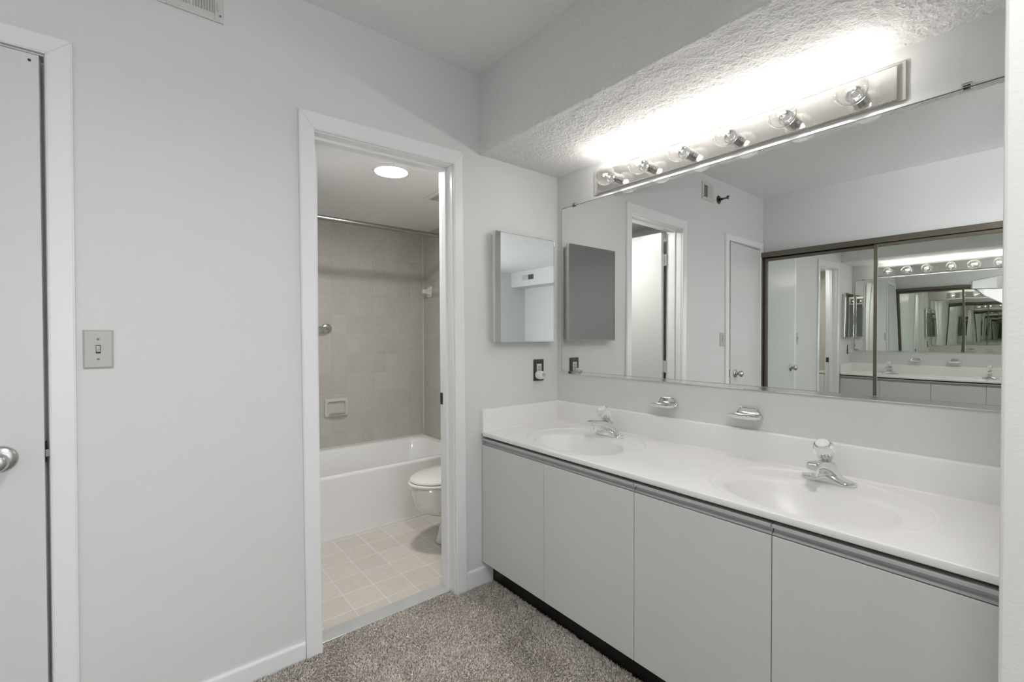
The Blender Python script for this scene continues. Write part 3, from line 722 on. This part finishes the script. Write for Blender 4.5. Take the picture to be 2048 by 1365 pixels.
# bathroom downlight and fan grille
dl = empty('ceiling_light', (-.795, .455, BH-.001), 'round lit recessed light in the bathroom ceiling', 'ceiling light')
bm = bmesh.new(); lathe(bm, [(0, .098), (.003, .098), (.008, .092), (.010, .086), (.004, .084)], (0, 0, 0), (0, 0, -1), 48, cap1=False); link('trim_ring', bm, white_pl, dl, smooth=True)
bm = bmesh.new(); lathe(bm, [(0, .0845), (.003, .0845), (.007, .07), (.009, .03), (.0092, .004)], (0, 0, 0), (0, 0, -1), 48); link('lens', bm, lensm, dl, smooth=True)
fv = empty('exhaust_fan_grille', (-.31, .68, BH-.001), 'beige exhaust fan grille on the bathroom ceiling, cut by the door jamb', 'fan grille')
link('frame', B((-.11, .11, -.11, -.09, -.012, 0), (-.11, .11, .09, .11, -.012, 0), (-.11, -.09, -.09, .09, -.012, 0), (.09, .11, -.09, .09, -.012, 0)), white_pl, fv, bevel=.003)
link('dark_opening', B((-.09, .09, -.09, .09, -.003, -.0005)), gapm, fv)  # dark sheet in place of the shade behind the slats
bm = bmesh.new()
for i in range(12): box(bm, -.088+.0155*i, -.088+.0155*i+.007, -.09, .09, -.010, -.004)
link('slats', bm, ivory, fv)

# tapered silver lamp head on a light stand behind the camera's side of the room (seen only in the mirror)
ls = empty('studio_light', (-2.605, -1.61, 0), 'silver-topped tapering lamp head with pale underside, right edge of the big mirror', 'studio light')
bm = bmesh.new(); tube(bm, [(0, 0, .05), (0, 0, 1.50)], .012, 12)
link('stand_pole', bm, steel, ls, smooth=True)
for a in (30, 150, 270):
    c, s = math.cos(math.radians(a)), math.sin(math.radians(a))
    bm = bmesh.new(); tube(bm, [(c*.01, s*.01, .42), (c*.10, s*.10, .012)], .008, 8); link('stand_leg', bm, blackm, ls)
bm = bmesh.new()
def rc(y, hx, z0, z1): return [(-hx, y, z0), (hx, y, z0), (hx, y, z1), (-hx, y, z1)]
loft(bm, [rc(.195, .020, 1.556, 1.606), rc(.187, .026, 1.552, 1.610), rc(.07, .050, 1.545, 1.632), rc(-.015, .060, 1.545, 1.642), rc(-.022, .055, 1.55, 1.636)]); link('lamp_head', bm, steel, ls, bevel=.005, seg=3)
bm = bmesh.new()
loft(bm, [rc(.165, .02, 1.546, 1.552), rc(.13, .034, 1.505, 1.550), rc(.05, .046, 1.45, 1.548), rc(-.015, .052, 1.43, 1.548)]); link('diffuser', bm, white_pl, ls, bevel=.004)

# ------------------------------------------------------------------ carpet pile
def carpet():
    pm = bpy.data.materials.new('carpet_yarn'); nt, N, L, P = nodes(pm)
    at = N.new('ShaderNodeAttribute'); at.attribute_name = 'shade'
    r = N.new('ShaderNodeValToRGB'); r.color_ramp.elements[0].color = (.40, .362, .325, 1); r.color_ramp.elements[1].color = (.90, .835, .765, 1)
    L.new(at.outputs['Fac'], r.inputs['Fac']); L.new(r.outputs[0], P.inputs['Base Color'])
    P.inputs['Roughness'].default_value = .95; P.inputs['Specular IOR Level'].default_value = .1
    g = np.random.RandomState(11)
    regs = [((-1.75, -.47), (-1.15, -.016), 95000), ((-1.30, -.70), (-.016, .046), 95000), ((-2.70, -1.75), (-1.9, -.016), 22000), ((-1.75, -.47), (-1.79, -1.15), 26000)]
    pts = []
    for (xa, xb), (ya, yb), dens in regs:
        n = int((xb-xa)*(yb-ya)*dens); pts.append(np.stack([g.uniform(xa, xb, n), g.uniform(ya, yb, n)], 1))
    p = np.concatenate(pts)
    p = p[p[:, 1] < .033 + .022*(vnoise(p[:, 0]+9, p[:, 0]*0+2, .09, 31)-.4)]; n = len(p)      # uneven edge over the sill
    px, py = p[:, 0], p[:, 1]
    # brushed patches lean the pile in different directions
    lean = (vnoise(px+9, py+9, .16, 21)*2-1)*.9 + (vnoise(px+9, py+9, .05, 22)*2-1)*.5
    ang = g.uniform(0, 2*PI, n); h = g.uniform(.0065, .011, n)
    wv = g.uniform(.0009, .0015, n)
    la = vnoise(px+5, py+5, .30, 23)*2*PI
    tx = np.cos(la)*lean*.005 + g.normal(0, .0034, n); ty = np.sin(la)*lean*.005 + g.normal(0, .0034, n)
    ux, uy = np.cos(ang)*wv, np.sin(ang)*wv
    bx, by = g.normal(0, .0022, n), g.normal(0, .0022, n)
    V = np.zeros((n, 8, 3))
    for i, (t, wsc) in enumerate(((0, 1.0), (.5, 1.25), (.85, 1.1), (1.0, .45))):
        cx = px + tx*t + bx*math.sin(t*PI); cy = py + ty*t + by*math.sin(t*PI); cz = h*t - (.15*h*t*t)
        ca, sa = math.cos(t*1.6), math.sin(t*1.6)
        vx = ux*ca-uy*sa; vy = ux*sa+uy*ca
        V[:, 2*i] = np.stack([cx-vx*wsc, cy-vy*wsc, cz], 1); V[:, 2*i+1] = np.stack([cx+vx*wsc, cy+vy*wsc, cz+.001*t], 1)
    base = (np.arange(n)*8)[:, None, None]
    F = (np.array([[0, 1, 3, 2], [2, 3, 5, 4], [4, 5, 7, 6]])[None] + base).reshape(-1, 4)
    me = bpy.data.meshes.new('carpet_pile'); me.vertices.add(n*8); me.vertices.foreach_set('co', V.reshape(-1).astype(np.float32))
    me.loops.add(F.size); me.loops.foreach_set('vertex_index', F.reshape(-1).astype(np.int32))
    me.polygons.add(len(F)); me.polygons.foreach_set('loop_start', np.arange(0, F.size, 4, dtype=np.int32)); 
    try: me.polygons.foreach_set('loop_total', np.full(len(F), 4, dtype=np.int32))
    except Exception: pass
    me.update(calc_edges=True); me.validate()
    a = me.attributes.new('shade', 'FLOAT', 'POINT')
    sh = np.clip(g.normal(.5, .22, n), 0, 1)
    a.data.foreach_set('value', np.repeat(sh, 8).astype(np.float32))
    me.materials.append(pm)
    o = bpy.data.objects.new('carpet_pile', me); COL.objects.link(o)
    tag(o, 'grey-beige cut pile carpet covering the floor in front of the vanity', 'carpet', kind='stuff')
carpet()
